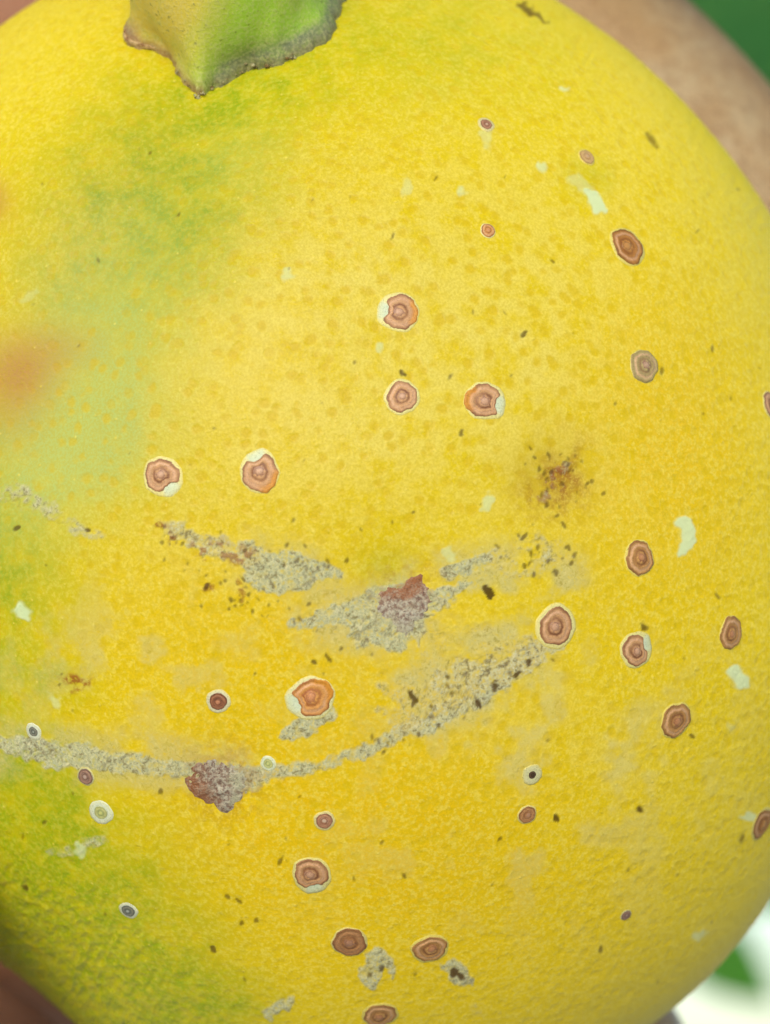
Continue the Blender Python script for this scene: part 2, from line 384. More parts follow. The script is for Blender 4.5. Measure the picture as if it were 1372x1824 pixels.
n1 = M.noise(mm, .9, 2, .6); n2 = M.noise(mm, 4.2, 2, .6); n3 = M.noise(mm, 9.0, 2, .5)
YEL = lin4(226, 206, 22); PALE = lin4(232, 220, 108); DOT = lin4(219, 193, 4)
c = M.mix(M.math('MULTIPLY', pale_, M.ramp(n1, .3, .62)), YEL, PALE)
c = M.mix(M.math('MULTIPLY', orange_, .9), c, lin4(229, 192, 6))
c = M.mix(M.math('MULTIPLY', M.math('MULTIPLY', green_, M.ramp(n1, .25, .65, .55, 1.1)), .9, True), c, lin4(146, 170, 18))
c = M.mix(M.math('MULTIPLY', M.ramp(n2, .42, .66), .6), c, M.mix(green_, lin4(235, 221, 98), lin4(196, 200, 72)))
c = M.mix(M.math('MULTIPLY', blueg_, .85), c, lin4(186, 203, 118))
c = M.mix(M.math('MULTIPLY', M.math('MULTIPLY', dotk, gland_), .72), c, M.mix(M.math('MULTIPLY', green_, .6), DOT, lin4(176, 174, 10)))
c = M.mix(M.math('MULTIPLY', blush_, .9), c, lin4(196, 146, 82))
c = M.mix(bruise_, c, lin4(190, 168, 70))
glint_vor = M.voro(mm, 2.1); glint_rnd = M.n('SeparateColor'); M.put(glint_rnd.inputs[0], glint_vor.outputs['Color'])
c = M.mix(M.math('MULTIPLY', M.math('MULTIPLY', M.ramp(glint_vor.outputs['Distance'], .07, .17, 1, 0), M.ramp(glint_rnd.outputs[1], .62, .8)), .5), c, lin4(240, 228, 112))  # tiny pale flecks: glints of the peel painted into the base colour
gm = M.ramp(n3, .36, .64)
c = M.mix(M.math('MULTIPLY', gm, .34), c, lin4(202, 180, 12), 'MIX')
scol = M.mix(tan_, lin4(178, 184, 154), lin4(202, 190, 128))
scol = M.mix(M.ramp(n3, .35, .7), scol, lin4(208, 208, 168))
scol = M.mix(M.math('MULTIPLY', M.ramp(n2, .52, .72), .55), scol, lin4(146, 136, 96))
w2 = M.n('VectorMath', operation='ADD'); nz2 = M.n('TexNoise'); M.put(nz2.inputs['Vector'], mm); nz2.inputs['Scale'].default_value = 5; nz2.inputs['Detail'].default_value = 1
s2 = M.n('VectorMath', operation='SCALE'); M.put(s2.inputs[0], nz2.outputs['Color']); s2.inputs['Scale'].default_value = .4
M.put(w2.inputs[0], mm); M.put(w2.inputs[1], s2.outputs[0])
ve = M.voro(w2.outputs[0], 2.7, 'DISTANCE_TO_EDGE')
edge = M.math('MULTIPLY', M.ramp(ve.outputs['Distance'], .02, .12, 1, 0), M.ramp(n2, .47, .62))
scol = M.mix(M.math('MULTIPLY', edge, .6), scol, lin4(112, 98, 62))
scol = M.mix(M.math('MULTIPLY', M.math('MULTIPLY', M.ramp(ve.outputs['Distance'], .2, .34), M.ramp(n2, .45, .6)), .6), scol, lin4(224, 220, 184))
c = M.mix(M.math('MULTIPLY', scar_, M.ramp(n2, .22, .5, .35, 1.0)), c, scol)
c = M.mix(M.math('MULTIPLY', brown_, M.ramp(n3, .3, .55, .45, 1)), c, lin4(158, 96, 34))
c = M.mix(M.math('MULTIPLY', wax_, .9), c, lin4(212, 228, 184))
c = M.mix(M.math('MULTIPLY', speck_, .92, True), c, lin4(84, 58, 14))
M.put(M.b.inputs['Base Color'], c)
rough = M.math('ADD', M.math('MULTIPLY', n2, .16), M.math('MULTIPLY', scar_, .25))
M.put(M.b.inputs['Roughness'], M.math('ADD', rough, .3))
M.b.inputs['Specular IOR Level'].default_value = .22
M.b.inputs['Diffuse Roughness'].default_value = 1.0
dome = M.ramp(glint_vor.outputs['Distance'], .0, .3, 1, 0)
hsum = M.math('MULTIPLY', vdot, -.6)
hsum = M.math('ADD', hsum, M.math('MULTIPLY', M.math('MULTIPLY', dome, M.ramp(glint_rnd.outputs[1], .3, .7)), .55))
hsum = M.math('ADD', hsum, M.math('MULTIPLY', n3, .42))
hsum = M.math('ADD', hsum, M.math('MULTIPLY', n2, .5))
M.put(M.b.inputs['Normal'], M.bump(hsum, .00006, .6))
RIND = M.m

base = W((0, 0, -29))
fruit = empty('citrus_fruit', base)
tag(fruit, 'ripe yellow citrus fruit with green stalk end and grey scars, held in a hand', 'fruit')
me = fast_mesh('rind', WN(P2) - np.array(base), Q)
col_attr(me, 'wear_a', np.stack([green, np.clip(pale + patchy, 0, 1), np.clip(scar_t + patchy * .5, 0, 1), brown], -1) * np.append(np.ones(3), 1) * np.where(front > .01, 1, 0)[:, None])
col_attr(me, 'wear_b', np.stack([wax, speck, orange, gland], -1) * np.where(front > .01, 1, .3)[:, None] * np.array([1, 1, 1, 1]))
col_attr(me, 'wear_c', np.stack([bluegreen, blush, tanness, bruise], -1) * np.where(front > .01, 1, 0)[:, None])
rind = link('rind', me, RIND, fruit)

# ------------------------------------------------------------------ corky scabs on the scar
def scab_mat():
    m = NT('corky_scab'); v = m.mm(); a = m.attr('tone')
    n = m.noise(v, 5, 4, .65); k = m.noise(v, 11, 2)
    c = m.mix(m.ramp(n, .38, .6), lin4(128, 104, 88), lin4(188, 180, 158))
    c = m.mix(m.math('MULTIPLY', a[0], m.ramp(k, .3, .6, .6, 1)), c, lin4(150, 88, 40))
    c = m.mix(m.math('MULTIPLY', a[1], .9), c, lin4(186, 184, 150))
    c = m.mix(m.ramp(k, .6, .72, 0, .8), c, lin4(84, 62, 48))
    m.put(m.b.inputs['Base Color'], c); m.b.inputs['Roughness'].default_value = .6
    m.put(m.b.inputs['Normal'], m.bump(k, .00006, .8, m.bump(n, .0001, .8)))
    return m.m
SCAB = scab_mat()
def scab(poly, h, rust, label, seed):
    cx = sum(p[0] for p in poly) / len(poly); cy = sum(p[1] for p in poly) / len(poly)
    ns, nr = 72, 16
    ang = np.linspace(0, 2 * np.pi, ns, endpoint=False)
    pa = np.array([math.atan2(-(y - cy), x - cx) % (2 * math.pi) for x, y in poly]); pr = np.array([math.hypot(x - cx, y - cy) for x, y in poly])
    o = np.argsort(pa); rad = np.interp(ang, pa[o], pr[o], period=2 * np.pi) * (1 + .22 * (vnoise(ang * 5, ang * 0 + seed, seed) - .5) + .10 * (vnoise(ang * 11, ang * 0, seed + 4) - .5))
    verts = []; tone = []
    c0, n0 = ray(cx, cy); n0 = smooth_normal(c0)
    for i in range(nr + 1):
        f = i / nr
        for j in range(ns if i else 1):
            x = cx + math.cos(ang[j]) * rad[j] * f; y = cy - math.sin(ang[j]) * rad[j] * f
            hit, _ = ray(x, y)
            nn = float(fbm(np.array([x]), np.array([y]), 15, 3, seed)[0])
            hh = h * (1 - f ** 2) * (.1 + 1.3 * nn) + .035 * (1 - f ** 3) - .02 * (f > .99)
            n9 = float(fbm(np.array([x]), np.array([y]), 22, 3, seed + 40)[0]) - .5; verts.append(np.array(hit + n0 * hh)); t = rust(x + 90 * n9, y + 90 * n9); tone.append((min(1, max(0, t[0] * .9 + .5 * n9)), t[1], 0, 1))
    faces = [(0, 1 + j, 1 + (j + 1) % ns) for j in range(ns)]
    quads = [(1 + (i - 1) * ns + j, 1 + i * ns + j, 1 + i * ns + (j + 1) % ns, 1 + (i - 1) * ns + (j + 1) % ns) for i in range(1, nr) for j in range(ns)]
    me = fast_mesh('corky_scab', WN(np.array(verts)) - np.array(base), np.array(quads), np.array(faces))
    col_attr(me, 'tone', np.array(tone))
    o = link('corky_scab', me, SCAB, fruit); o['label'] = label
sm = lambda a, b, x: float(sstep(a, b, np.array([x]))[0])
scab([(672, 1058), (690, 1042), (715, 1046), (735, 1020), (755, 1030), (768, 1055), (762, 1088), (750, 1112), (722, 1128), (690, 1112), (672, 1090)], .13,
     lambda x, y: (sm(1085, 1050, y), sm(1090, 1120, y) * .5), 'rust and grey corky scab in a dent of the rind', 3)
scab([(330, 1398), (350, 1365), (385, 1352), (415, 1362), (440, 1375), (448, 1400), (425, 1432), (400, 1448), (378, 1432), (350, 1418)], .16,
     lambda x, y: (sm(395, 345, x + (1400 - y) * .3), sm(418, 445, x)), 'dark grey and rusty corky scab on the long scar', 9)

# ------------------------------------------------------------------ stalk end (calyx)
def calyx_mat():
    m = NT('calyx'); v = m.mm(); a = m.attr('tone')
    n = m.noise(v, .7, 4, .6); k = m.noise(v, 3.2, 3)
    c = m.mix(a[0], lin4(160, 204, 52), lin4(226, 200, 76))
    c = m.mix(m.math('MULTIPLY', m.ramp(n, .45, .65), .4), c, lin4(176, 192, 72))
    c = m.mix(m.math('MULTIPLY', a[1], m.ramp(k, .25, .6, .7, 1)), c, lin4(112, 124, 86))
    c = m.mix(m.math('MULTIPLY', a[2], 1.0), c, lin4(168, 132, 88))
    c = m.mix(m.math('MULTIPLY', m.ramp(k, .62, .72), .6), c, lin4(96, 98, 40))
    k2 = m.noise(v, 7, 3, .6)
    c = m.mix(m.math('MULTIPLY', m.ramp(k2, .4, .65), .3), c, lin4(214, 210, 150))
    m.put(m.b.inputs['Base Color'], c); m.b.inputs['Roughness'].default_value = .5
    m.put(m.b.inputs['Normal'], m.bump(m.math('ADD', k, k2), .00012, .35))
    return m.m
CAL = calyx_mat()
AXP, _ = ray(425, -40)
AXN = smooth_normal(AXP)
def build_calyx():
    out_px = [(242, 4), (238, 30), (229, 46), (221, 62), (222, 82), (244, 86), (268, 88), (286, 93), (300, 108), (316, 130), (334, 152), (350, 176), (366, 170), (380, 158), (404, 150), (430, 132), (452, 122), (472, 120), (492, 118), (520, 106), (552, 92), (580, 74), (600, 52), (608, 28), (612, 2)]
    pts = [ray(*p)[0] for p in out_px]
    t, b = frame(AXN)
    # carry the outline on round the hidden upper side in the tangent plane
    loc = [((p - AXP).dot(t), (p - AXP).dot(b)) for p in pts]
    x0, y0 = loc[-1]; x1, y1 = loc[0]
    for s in (.12, .25, .38, .5, .62, .75, .88):
        a = math.pi * s; cx = (x0 + x1) / 2; hw = (x0 - x1) / 2
        r = 1 + .16 * math.cos(a * 5)
        q = AXP + t * (cx + hw * math.cos(a) * r) + b * ((y0 + (y1 - y0) * s) + 4.4 * math.sin(a) * r)
        pts.append(drop(AXP, AXN, q))
    n = len(pts); K = 4                                          # subdivide the outline
    ring = []
    for i in range(n):
        for k in range(K): ring.append(pts[i].lerp(pts[(i + 1) % n], k / K) + Vector((random.gauss(0, .075), 0, random.gauss(0, .075))))
    cen = sum(ring, Vector()) / len(ring)
    stem_dir = (AXN + Vector((.10, -.02, .55))).normalized()
    rows = []
    prof = [(1.0, -.25, 0), (1.0, .22, 0), (.985, .5, 0), (.955, .74, 0), (.90, 1.05, .1), (.83, 1.5, .25), (.75, 2.1, .45), (.68, 2.9, .7), (.62, 4.0, .9), (.58, 5.5, 1), (.56, 7.5, 1)]
    rn = len(ring); tt, bb = frame(stem_dir)
    verts = []; tone = []
    def smoothed(k):
        a = np.array([tuple(p) for p in ring])
        for _ in range(k): a = a * .5 + .25 * np.roll(a, 1, 0) + .25 * np.roll(a, -1, 0)
        return [Vector(p) for p in a]
    for ri, (s, h, rnd) in enumerate(prof):
        rg = smoothed([0, 0, 6, 20, 50, 90, 140, 200, 260, 260, 260][ri])
        for j, p in enumerate(rg):
            rel = p - cen
            a = math.atan2(rel.dot(bb), rel.dot(tt))
            q1 = cen + rel * s + AXN * h
            q2 = cen + stem_dir * h + (tt * math.cos(a) + bb * math.sin(a)) * (4.6 * s / .62)
            q = q1.lerp(q2, rnd)
            wob = float(vnoise(np.array([j * .21]), np.array([h * .9]), 5)[0]) - .5
            q = q + rel.normalized() * wob * .35 * (1 - rnd)
            verts.append(np.array(q))
            U_, V_ = proj(np.array([[q.x, q.y, q.z]])); U_ = U_[0]; V_ = V_[0]
            low = max(0, min(1, (1.05 - h) / .5)) if h < 1.6 else 0
            yel = sm(430, 300, U_ + .35 * (V_ - 60)) * .95
            grey = min(1, low * .9 * sm(330, 420, U_) + sm(45, 115, V_ + .18 * (U_ - 430)) * sm(340, 440, U_) * .85 + .8 * sm(565, 605, U_) * (h < 3))  # grey wash; last term paints shade into the right edge
            tan = (.9 if h < .3 else .35 if h < .6 else 0) * (1 if U_ < 360 else .25) + .8 * sm(262, 236, U_) * sm(30, 55, V_) * (h < 1.2)
            tone.append((yel, grey, tan, 1))
    R = len(prof)
    quads = [(i * rn + j, i * rn + (j + 1) % rn, (i + 1) * rn + (j + 1) % rn, (i + 1) * rn + j) for i in range(R - 1) for j in range(rn)]
    top = (R - 1) * rn; verts.append(np.array(cen + stem_dir * 7.7)); tone.append((.5, .6, .5, 1))
    tris = [(top + j, top + (j + 1) % rn, len(verts) - 1) for j in range(rn)]
    me = fast_mesh('calyx', WN(np.array(verts)) - np.array(base), np.array(quads), np.array(tris))
    col_attr(me, 'tone', np.array(tone))
    cal = link('calyx', me, CAL, fruit); cal['label'] = 'green and yellow stalk end with ragged grey lobes'
    # small dry lobe curled at the side, and crumbs of dry tissue along the rim
    bm = bmesh.new()
    path = [(246, 14), (234, 40), (225, 58), (221, 78), (242, 87), (284, 93)]
    prev = None
    for i, p in enumerate(path):
        h, nn = ray(*p); nn = smooth_normal(h)
        w = [.08, .12, .15, .2, .15, .08][i]
        v = [bm.verts.new(h + nn * .05 + Vector((-w * .4, 0, -w * .3))), bm.verts.new(h + nn * (.25 + w)), bm.verts.new(h + nn * (.2 + w * .6) + Vector((w * .7, 0, w * .8))), bm.verts.new(h + nn * .05 + Vector((w * .8, 0, w * .7)))]
        if prev:
            for k in range(4): bm.faces.new((prev[k], prev[(k + 1) % 4], v[(k + 1) % 4], v[k]))
        else: bm.faces.new(v)
        prev = v
    bm.faces.new(prev[::-1])
    for v in bm.verts: v.co = W(v.co) - base
    bmesh.ops.recalc_face_normals(bm, faces=bm.faces)
    me = bpy.data.meshes.new('dry_lobe'); bm.to_mesh(me); bm.free()
    m = NT('dry_tissue'); nz = m.noise(m.mm(), 4, 3)
    m.put(m.b.inputs['Base Color'], m.mix(m.ramp(nz, .35, .65), lin4(206, 178, 128), lin4(142, 104, 64))); m.b.inputs['Roughness'].default_value = .6
    o = link('dry_lobe', me, m.m, cal)
    md = o.modifiers.new('s', 'SUBSURF'); md.levels = 2; md.render_levels = 2
    for p in me.polygons: p.use_smooth = True
    # ragged fringe: little torn teeth hanging on the rim
    bm = bmesh.new()
    for k in range(40):
        i = random.uniform(9, 20); a = out_px[int(i)]; bq = out_px[int(i) + 1]; f = i % 1
        x = a[0] + (bq[0] - a[0]) * f; y = a[1] + (bq[1] - a[1]) * f
        h, nn = ray(x, y); nn = smooth_normal(h); s = random.uniform(.05, .11)
        ctr = h + nn * random.uniform(.0, .3) + Vector((random.gauss(0, .08), 0, random.gauss(0, .05)))
        rr = bmesh.ops.create_icosphere(bm, subdivisions=1, radius=s)
        st = Vector((random.uniform(.5, 1.1), .8, random.uniform(.6, 1.2)))
        for v in rr['verts']: v.co = ctr + Vector((v.co.x * st.x, v.co.y * st.y, v.co.z * st.z)) + Vector((random.gauss(0, s * .35), 0, random.gauss(0, s * .35)))
    for v in bm.verts: v.co = W(v.co) - base
    for f in bm.faces: f.smooth = True
    me = bpy.data.meshes.new('torn_fringe'); bm.to_mesh(me); bm.free()
    m2 = NT('torn_fringe'); nz = m2.noise(m2.mm(), 2.2, 2)
    m2.put(m2.b.inputs['Base Color'], m2.mix(m2.ramp(nz, .4, .6), lin4(120, 96, 50), lin4(190, 186, 140))); m2.b.inputs['Roughness'].default_value = .6
    o = link('torn_fringe', me, m2.m, cal); o['kind'] = 'stuff'
build_calyx()

# ------------------------------------------------------------------ scale insects
def ins_mat(name, rough, bumpd):
    m = NT(name); v = m.mm(); a = m.attr('tone')
    n = m.noise(v, 7, 3); k = m.noise(v, 18, 2)
    c = m.mix(m.math('MULTIPLY', m.ramp(n, .4, .65), .25), a[4], (1, 1, 1, 1), 'SOFT_LIGHT')
    c = m.mix(m.math('MULTIPLY', m.ramp(k, .5, .7), .35), c, (.25, .2, .16, 1), 'MULTIPLY')
    m.put(m.b.inputs['Base Color'], c); m.b.inputs['Roughness'].default_value = rough
    m.put(m.b.inputs['Normal'], m.bump(k, bumpd, .6))
    return m.m
COVER = ins_mat('insect_cover', .5, .00003); CAP = ins_mat('insect_cap', .42, .00001); WAX = ins_mat('insect_wax', .55, .00002)
PAL = {  # main, ring dark, rim dark, cap centre, cap edge, wax
 'red':   ((202,152,102), (124,76,46), (120,74,44), (210,164,130), (122,72,46), (232,220,136)),
 'orange':((214,150,76), (158,90,44), (142,82,38), (214,148,100), (160,94,50), (226,220,160)),
 'limb':  ((196,134,58), (138,82,30), (112,72,22), (206,148,78), (130,82,36), (232,212,100)),
 'grey':  ((190,170,108), (144,112,72), (154,132,78), (196,158,126), (130,84,62), (200,184,104)),
 'ring':  ((204,152,84), (132,82,42), (122,78,36), (198,138,92), (128,78,44), (230,208,90)),
 'dull':  ((176,124,74), (138,90,52), (120,78,42), (182,134,102), (142,96,66), (222,206,130)),
 'dark':  ((140,86,54), (104,60,40), (100,60,38), (190,128,92), (114,66,46), (216,212,172)),
 'small': ((172,122,90), (130,84,60), (120,80,54), (206,178,152), (152,104,82), (220,208,146)),
 'black': ((70,50,26), (50,36,18), (60,44,20), (44,34,16), (44,34,16), (214,212,156)),
 'pale':  ((212,174,110), (186,132,76), (172,118,60), (216,176,128), (198,148,100), (226,208,104)),
 'purple':((152,118,100), (114,84,70), (108,82,64), (186,162,146), (130,98,86), (198,196,150)),
 'slate': ((122,128,112), (78,84,76), (66,72,62), (172,180,170), (96,104,98), (220,228,200)),
 'white': ((188,194,120), (150,160,90), (170,176,120), (204,206,120), (150,158,84), (220,230,196)),
}
def insect(px, py, rb, rw, gap, org, style, label, idx):
    hit, _ = ray(px, py) if px < 1372 else ray(px, py)
    nrm_ = smooth_normal(hit); t, b = frame(nrm_)
    depth = hit.y + CAMD; mmpx = depth / CAMD / PXMM
    R = rb * mmpx; RW = max((rb + (rw - rb) * (.78 if rb > 22 else .9)) * mmpx, R * 1.02)
    pal = [np.array(lin(*c)) for c in PAL[style]]
    main, ringd, rimd, capc, cape, waxc = pal
    rs = np.random.default_rng(100 + idx); ph = rs.uniform(0, 6.28, 6)
    loc = W(hit)
    root = empty('scale_insect', loc); tag(root, label, 'scale insect', 'scale insects on the fruit')
    ns = 60
    ang = np.linspace(0, 2 * np.pi, ns, endpoint=False)
    wob = .05 * np.sin(2 * ang + ph[0]) + .035 * np.sin(3 * ang + ph[1]) + .03 * np.sin(5 * ang + ph[2]) + .025 * np.sin(9 * ang + ph[3]) + rs.normal(0, .014, ns)
    big = rb > 22
    outR = R * (1 + wob * (1 if big else .6))
    gapw = np.zeros(ns)
    if gap is not None:
        dg = np.abs((ang - math.radians(gap) + np.pi) % (2 * np.pi) - np.pi)
        gapw = sstep(math.radians(34), math.radians(16), dg); outR = outR * (1 - .30 * gapw)
    ow = np.zeros(ns)
    if org is not None:
        do = np.abs((ang - math.radians(org) + np.pi) % (2 * np.pi) - np.pi); ow = sstep(math.radians(62), math.radians(30), do); outR = outR * (1 + .08 * ow)
    wr = RW * (1 + .5 * wob + .02 * np.sin(4 * ang + ph[4]))
    if gap is not None:
        dg2 = np.abs((ang - math.radians(gap) + np.pi) % (2 * np.pi) - np.pi); wr = wr * (1 + .15 * sstep(math.radians(75), math.radians(15), dg2))
    wr = np.maximum(wr, outR * 1.02)
    capx, capy = rs.uniform(-.10, .10, 2) * R
    capR = R * (.36 if big else .52)
    def point(x, y, h):
        q = hit + t * x + b * y
        return np.array(drop(hit, nrm_, q) + nrm_ * h)
    def build(name, rows, mat, center=None):
        verts = []; tone = []
        for (rad, h, colr, cx, cy) in rows:
            for j in range(ns):
                verts.append(point(cx + rad[j] * math.cos(ang[j]), cy + rad[j] * math.sin(ang[j]), h[j])); tone.append((*np.clip(colr[j], 0, 1), 1))
        Rn = len(rows)
        quads = [(i * ns + j, (i + 1) * ns + j, (i + 1) * ns + (j + 1) % ns, i * ns + (j + 1) % ns) for i in range(Rn - 1) for j in range(ns)]
        tris = np.zeros((0, 3), int)
        if center is not None:
            h, colr, cx, cy = center; verts.append(point(cx, cy, h)); tone.append((*colr, 1)); k = len(verts) - 1
            tris = np.array([(k, j, (j + 1) % ns) for j in range(ns)])
        me = fast_mesh(name, WN(np.array(verts)) - np.array(loc), np.array(quads), tris)
        col_attr(me, 'tone', np.array(tone)); return link(name, me, mat, root)
    one = np.ones(ns)
    cc = lambda c: np.repeat(c[None, :], ns, 0)
    # wax margin
    wax2 = waxc[None, :] * (1 - .0 * gapw[:, None]) + (np.array(lin(206, 222, 190)) - waxc)[None, :] * np.clip(gapw * 1.2 + .15, 0, 1)[:, None] * (.85 if big else 0)
    fade = np.array(lin(226, 206, 70))
    inner = outR * .8
    hw = .035 if big else .03
    rows = [(inner, one * hw, wax2, 0, 0), (inner * .55 + wr * .45, one * hw * 1.15, wax2, 0, 0), (inner * .2 + wr * .8, one * hw * .8, wax2 * .8 + .2 * fade, 0, 0), (wr, one * .006, wax2 * .35 + .65 * fade if style not in ('white', 'slate') else wax2, 0, 0), (wr * 1.02, one * -.02, cc(fade) * .6 + wax2 * .4, 0, 0)]
    build('wax_margin', rows, WAX)
    # cover
    H = .07 * min(1, R / .8)
    fr = [.28, .40, .47, .54, .62, .70, .77, .84, .90, .95, .985, 1.0]
    rows = []
    for f in fr:
        nzv = vnoise(ang * 2.2 + ph[5], ang * 0 + f * 5, idx) - .5
        prof = H * (1 - f ** 2) * .75 + .045
        ridge = .018 * math.cos((f - .62) * 2 * math.pi / .30) * (R / .8)
        h = prof + ridge + .02 * nzv * (R / .8)
        if f == 1.0: h = h * 0 + .012
        dark1 = math.exp(-((f - .42) / .07) ** 2)
        dark2 = sstep(.80, .93, f + .10 * nzv) * (.55 + .9 * np.abs(np.sin(ang * 1.5 + ph[0] + f)) * .5)
        lightr = math.exp(-((f - .72) / .07) ** 2) * (1.0 if style in ('ring', 'limb', 'grey', 'red', 'orange') else .2)
        colr = cc(main) * (1 + .25 * nzv[:, None])
        colr = colr + (np.array(lin(222, 174, 136)) - colr) * (lightr * .7)
        if style in ('ring', 'limb', 'grey'):
            d3 = math.exp(-((f - .58) / .05) ** 2) * .6; colr = colr + (ringd - colr) * d3
        colr = colr + (ringd - colr) * (dark1 * (.65 + .5 * np.abs(np.sin(ang * .5 + ph[3]))))[:, None].clip(0, 1)
        colr = colr + (rimd - colr) * np.clip(dark2, 0, 1)[:, None] * .78
        oc = np.array(lin(208, 138, 34))
        colr = colr + (oc - colr) * (ow * sstep(.6, .8, f))[:, None] * .9
        sh = (1 - f)
        rows.append((outR * f, h * one, colr, capx * sh, capy * sh))
    build('cover', rows, COVER, (H + .03, main, capx, capy))
    # cap
    rows = []
    hc = (H + .022)
    for f, dh, kx in [(.15, .05, 0), (.35, .046, .1), (.55, .03, .35), (.68, .01, .8), (.80, .016, .35), (.92, 0, .9), (1.0, -.05, 1)]:
        rows.append((capR * f * (1 + .05 * np.sin(2 * ang + ph[2])), one * (hc + dh * R / .8), cc(capc + (cape - capc) * kx), capx * .9, capy * .9))
    build('cap', rows, CAP, (hc + .052 * R / .8, capc, capx * .9, capy * .9))
for i, a in enumerate(INS):
    if ray(a[0], a[1])[0] is not None: insect(*a, i)

# ------------------------------------------------------------------ the hand that holds the fruit
def hand():
    bm = bmesh.new()
    def ball(c, r):
        g = bmesh.ops.create_icosphere(bm, subdivisions=2, radius=r)
        for v in g['verts']: v.co += Vector(c)
    def limb(pts):
        for (p, r), (q, s) in zip(pts[:-1], pts[1:]):
            p, q = Vector(p), Vector(q); n = max(2, int((q - p).length / (min(r, s) * .28)))
            for k in range(n + 1): ball(p.lerp(q, k / n), r + (s - r) * k / n)
    limb([((-40,36,-18),9.5), ((-22,42,-23),8.8), ((-4,46,-27),8.8), ((4,42,-31),7.8), ((12,34,-33),7.6), ((14,24,-32),7.2), ((13.6,16.4,-29.6),6.3)])    # index
    limb([((-42,40,0),10), ((-20,46,-1),9.2), ((2,47,-2),9.2), ((14,42,-4),8.2), ((25,33,-6),7.8), ((31,24,-7),7.2), ((33.3,17,-8),6.3)])                  # middle
    limb([((-40,38,18),9.8), ((-19,33,28),8.8), ((1,28,36.3),8.8), ((9,25,30),8.1), ((16.8,22,22.3),7.9), ((23.5,19,15.2),7.2), ((28.6,15.5,8.6),6.2)])     # ring
    limb([((-38,32,33),8.5), ((-22,28,43),7.5), ((-7,24,51),7.3), ((2,21,50),6.6), ((10,18,46),6.3), ((16,14.5,42),5.8), ((20,12,39),5.0)])                  # little
    limb([((-88,52,2),17), ((-70,50,-14),15), ((-52,36,-34),14), ((-40,20,-40),12), ((-34,4,-36),10), ((-29.5,-8,-29),9), ((-25.5,-14,-23),8.4), ((-22.6,-16.8,-18.2),7.1)])   # thumb
    limb([((-24,24,-37.5),12.5), ((-46,38,-28),14)])
    for a, b in (((-40,36,-18), (-86,54,-8)), ((-42,40,0), (-88,56,0)), ((-40,38,18), (-88,56,8)), ((-38,32,33), (-86,54,16))):
        limb([(a, 11.5), (b, 15)])
    limb([((-64,44,14),12), ((-60,44,-8),12)])
    limb([((-86,55,2),20), ((-112,62,0),21), ((-150,72,-4),25), ((-215,88,-12),32)])
    me = bpy.data.meshes.new('hand_raw')
    o0 = W((-88, 56, 0))
    for v in bm.verts: v.co = W(v.co) - o0
    bm.to_mesh(me); bm.free()
    raw = bpy.data.objects.new('hand_raw', me); COL.objects.link(raw)
    r = raw.modifiers.new('r', 'REMESH'); r.mode = 'VOXEL'; r.voxel_size = .0011; r.use_smooth_shade = True
    s = raw.modifiers.new('s', 'SMOOTH'); s.factor = .5; s.iterations = 10
    dg = bpy.context.evaluated_depsgraph_get()
    hm = bpy.data.meshes.new_from_object(raw.evaluated_get(dg)); hm.name = 'hand'
    bpy.data.objects.remove(raw)
    m = NT('skin'); v = m.mm()
    n = m.noise(v, .12, 4, .6); k = m.noise(v, 1.2, 4, .65); f = m.voro(v, 1.6, 'DISTANCE_TO_EDGE')
    c = m.mix(m.ramp(n, .35, .65), lin4(174, 142, 98), lin4(196, 178, 140))
    c = m.mix(m.math('MULTIPLY', m.ramp(k, .42, .66), .45), c, lin4(150, 114, 72))
    sx = m.n('SeparateXYZ'); m.put(sx.inputs[0], v)
    c = m.mix(m.ramp(sx.outputs[0], 78, 98, .75, 0), c, lin4(156, 96, 72))
    m.put(m.b.inputs['Base Color'], c); m.b.inputs['Roughness'].default_value = .5
    m.b.inputs['Subsurface Weight'].default_value = .0
    m.put(m.b.inputs['Normal'], m.bump(m.ramp(f.outputs['Distance'], 0, .12), .00006, .6, m.bump(k, .0003, .5)))
    hm.materials.clear()
    h = link('hand', hm, m.m, loc=o0)
    tag(h, 'tan bare hand gripping the yellow fruit from behind with its fingertips', 'hand')
    # nails on the outer side of each fingertip
    mn = NT('nail'); nn = mn.noise(mn.mm(), .6, 2)
    mn.put(mn.b.inputs['Base Color'], mn.mix(nn, lin4(214, 164, 140), lin4(228, 192, 170))); mn.b.inputs['Roughness'].default_value = .3
    for tip, prev, rad in (((13.6,16.4,-29.6), (14,24,-32), 6.3), ((33.3,17,-8), (31,24,-7), 6.3), ((28.6,15.5,8.6), (23.5,19,15.2), 6.2), ((20,12,39), (16,14.5,42), 5.0), ((-22.6,-16.8,-18.2), (-25.5,-14,-23), 7.1)):
        tip = Vector(tip); prev = Vector(prev); ax = (tip - prev).normalized()
        out = tip.copy(); out -= ax * out.dot(ax); out.normalize(); sd = ax.cross(out)
        bmn = bmesh.new(); g = []
        for i in range(9):
            u = -1 + i / 4; row = []
            for j in range(7):
                w = -1 + j / 3
                a = w * .85 * (1 - .12 * u * u)
                ctr = tip - ax * (.25 * rad) + ax * (u * rad * .72)
                row.append(bmn.verts.new(ctr + (out * math.cos(a) + sd * math.sin(a)) * rad * (1.03 - .10 * max(0, u) ** 2 - .02 * max(0, -u) ** 3)))
            g.append(row)
        for i in range(8):
            for j in range(6): bmn.faces.new((g[i][j], g[i][j + 1], g[i + 1][j + 1], g[i + 1][j]))
        for vv in bmn.verts: vv.co = W(vv.co) - o0
        bmesh.ops.recalc_face_normals(bmn, faces=bmn.faces)
        for ff in bmn.faces: ff.smooth = True
        men = bpy.data.meshes.new('fingernail'); bmn.to_mesh(men); bmn.free()
        o = link('fingernail', men, mn.m, h)
        sd_ = o.modifiers.new('t', 'SOLIDIFY'); sd_.thickness = .0007; sd_.offset = -.4
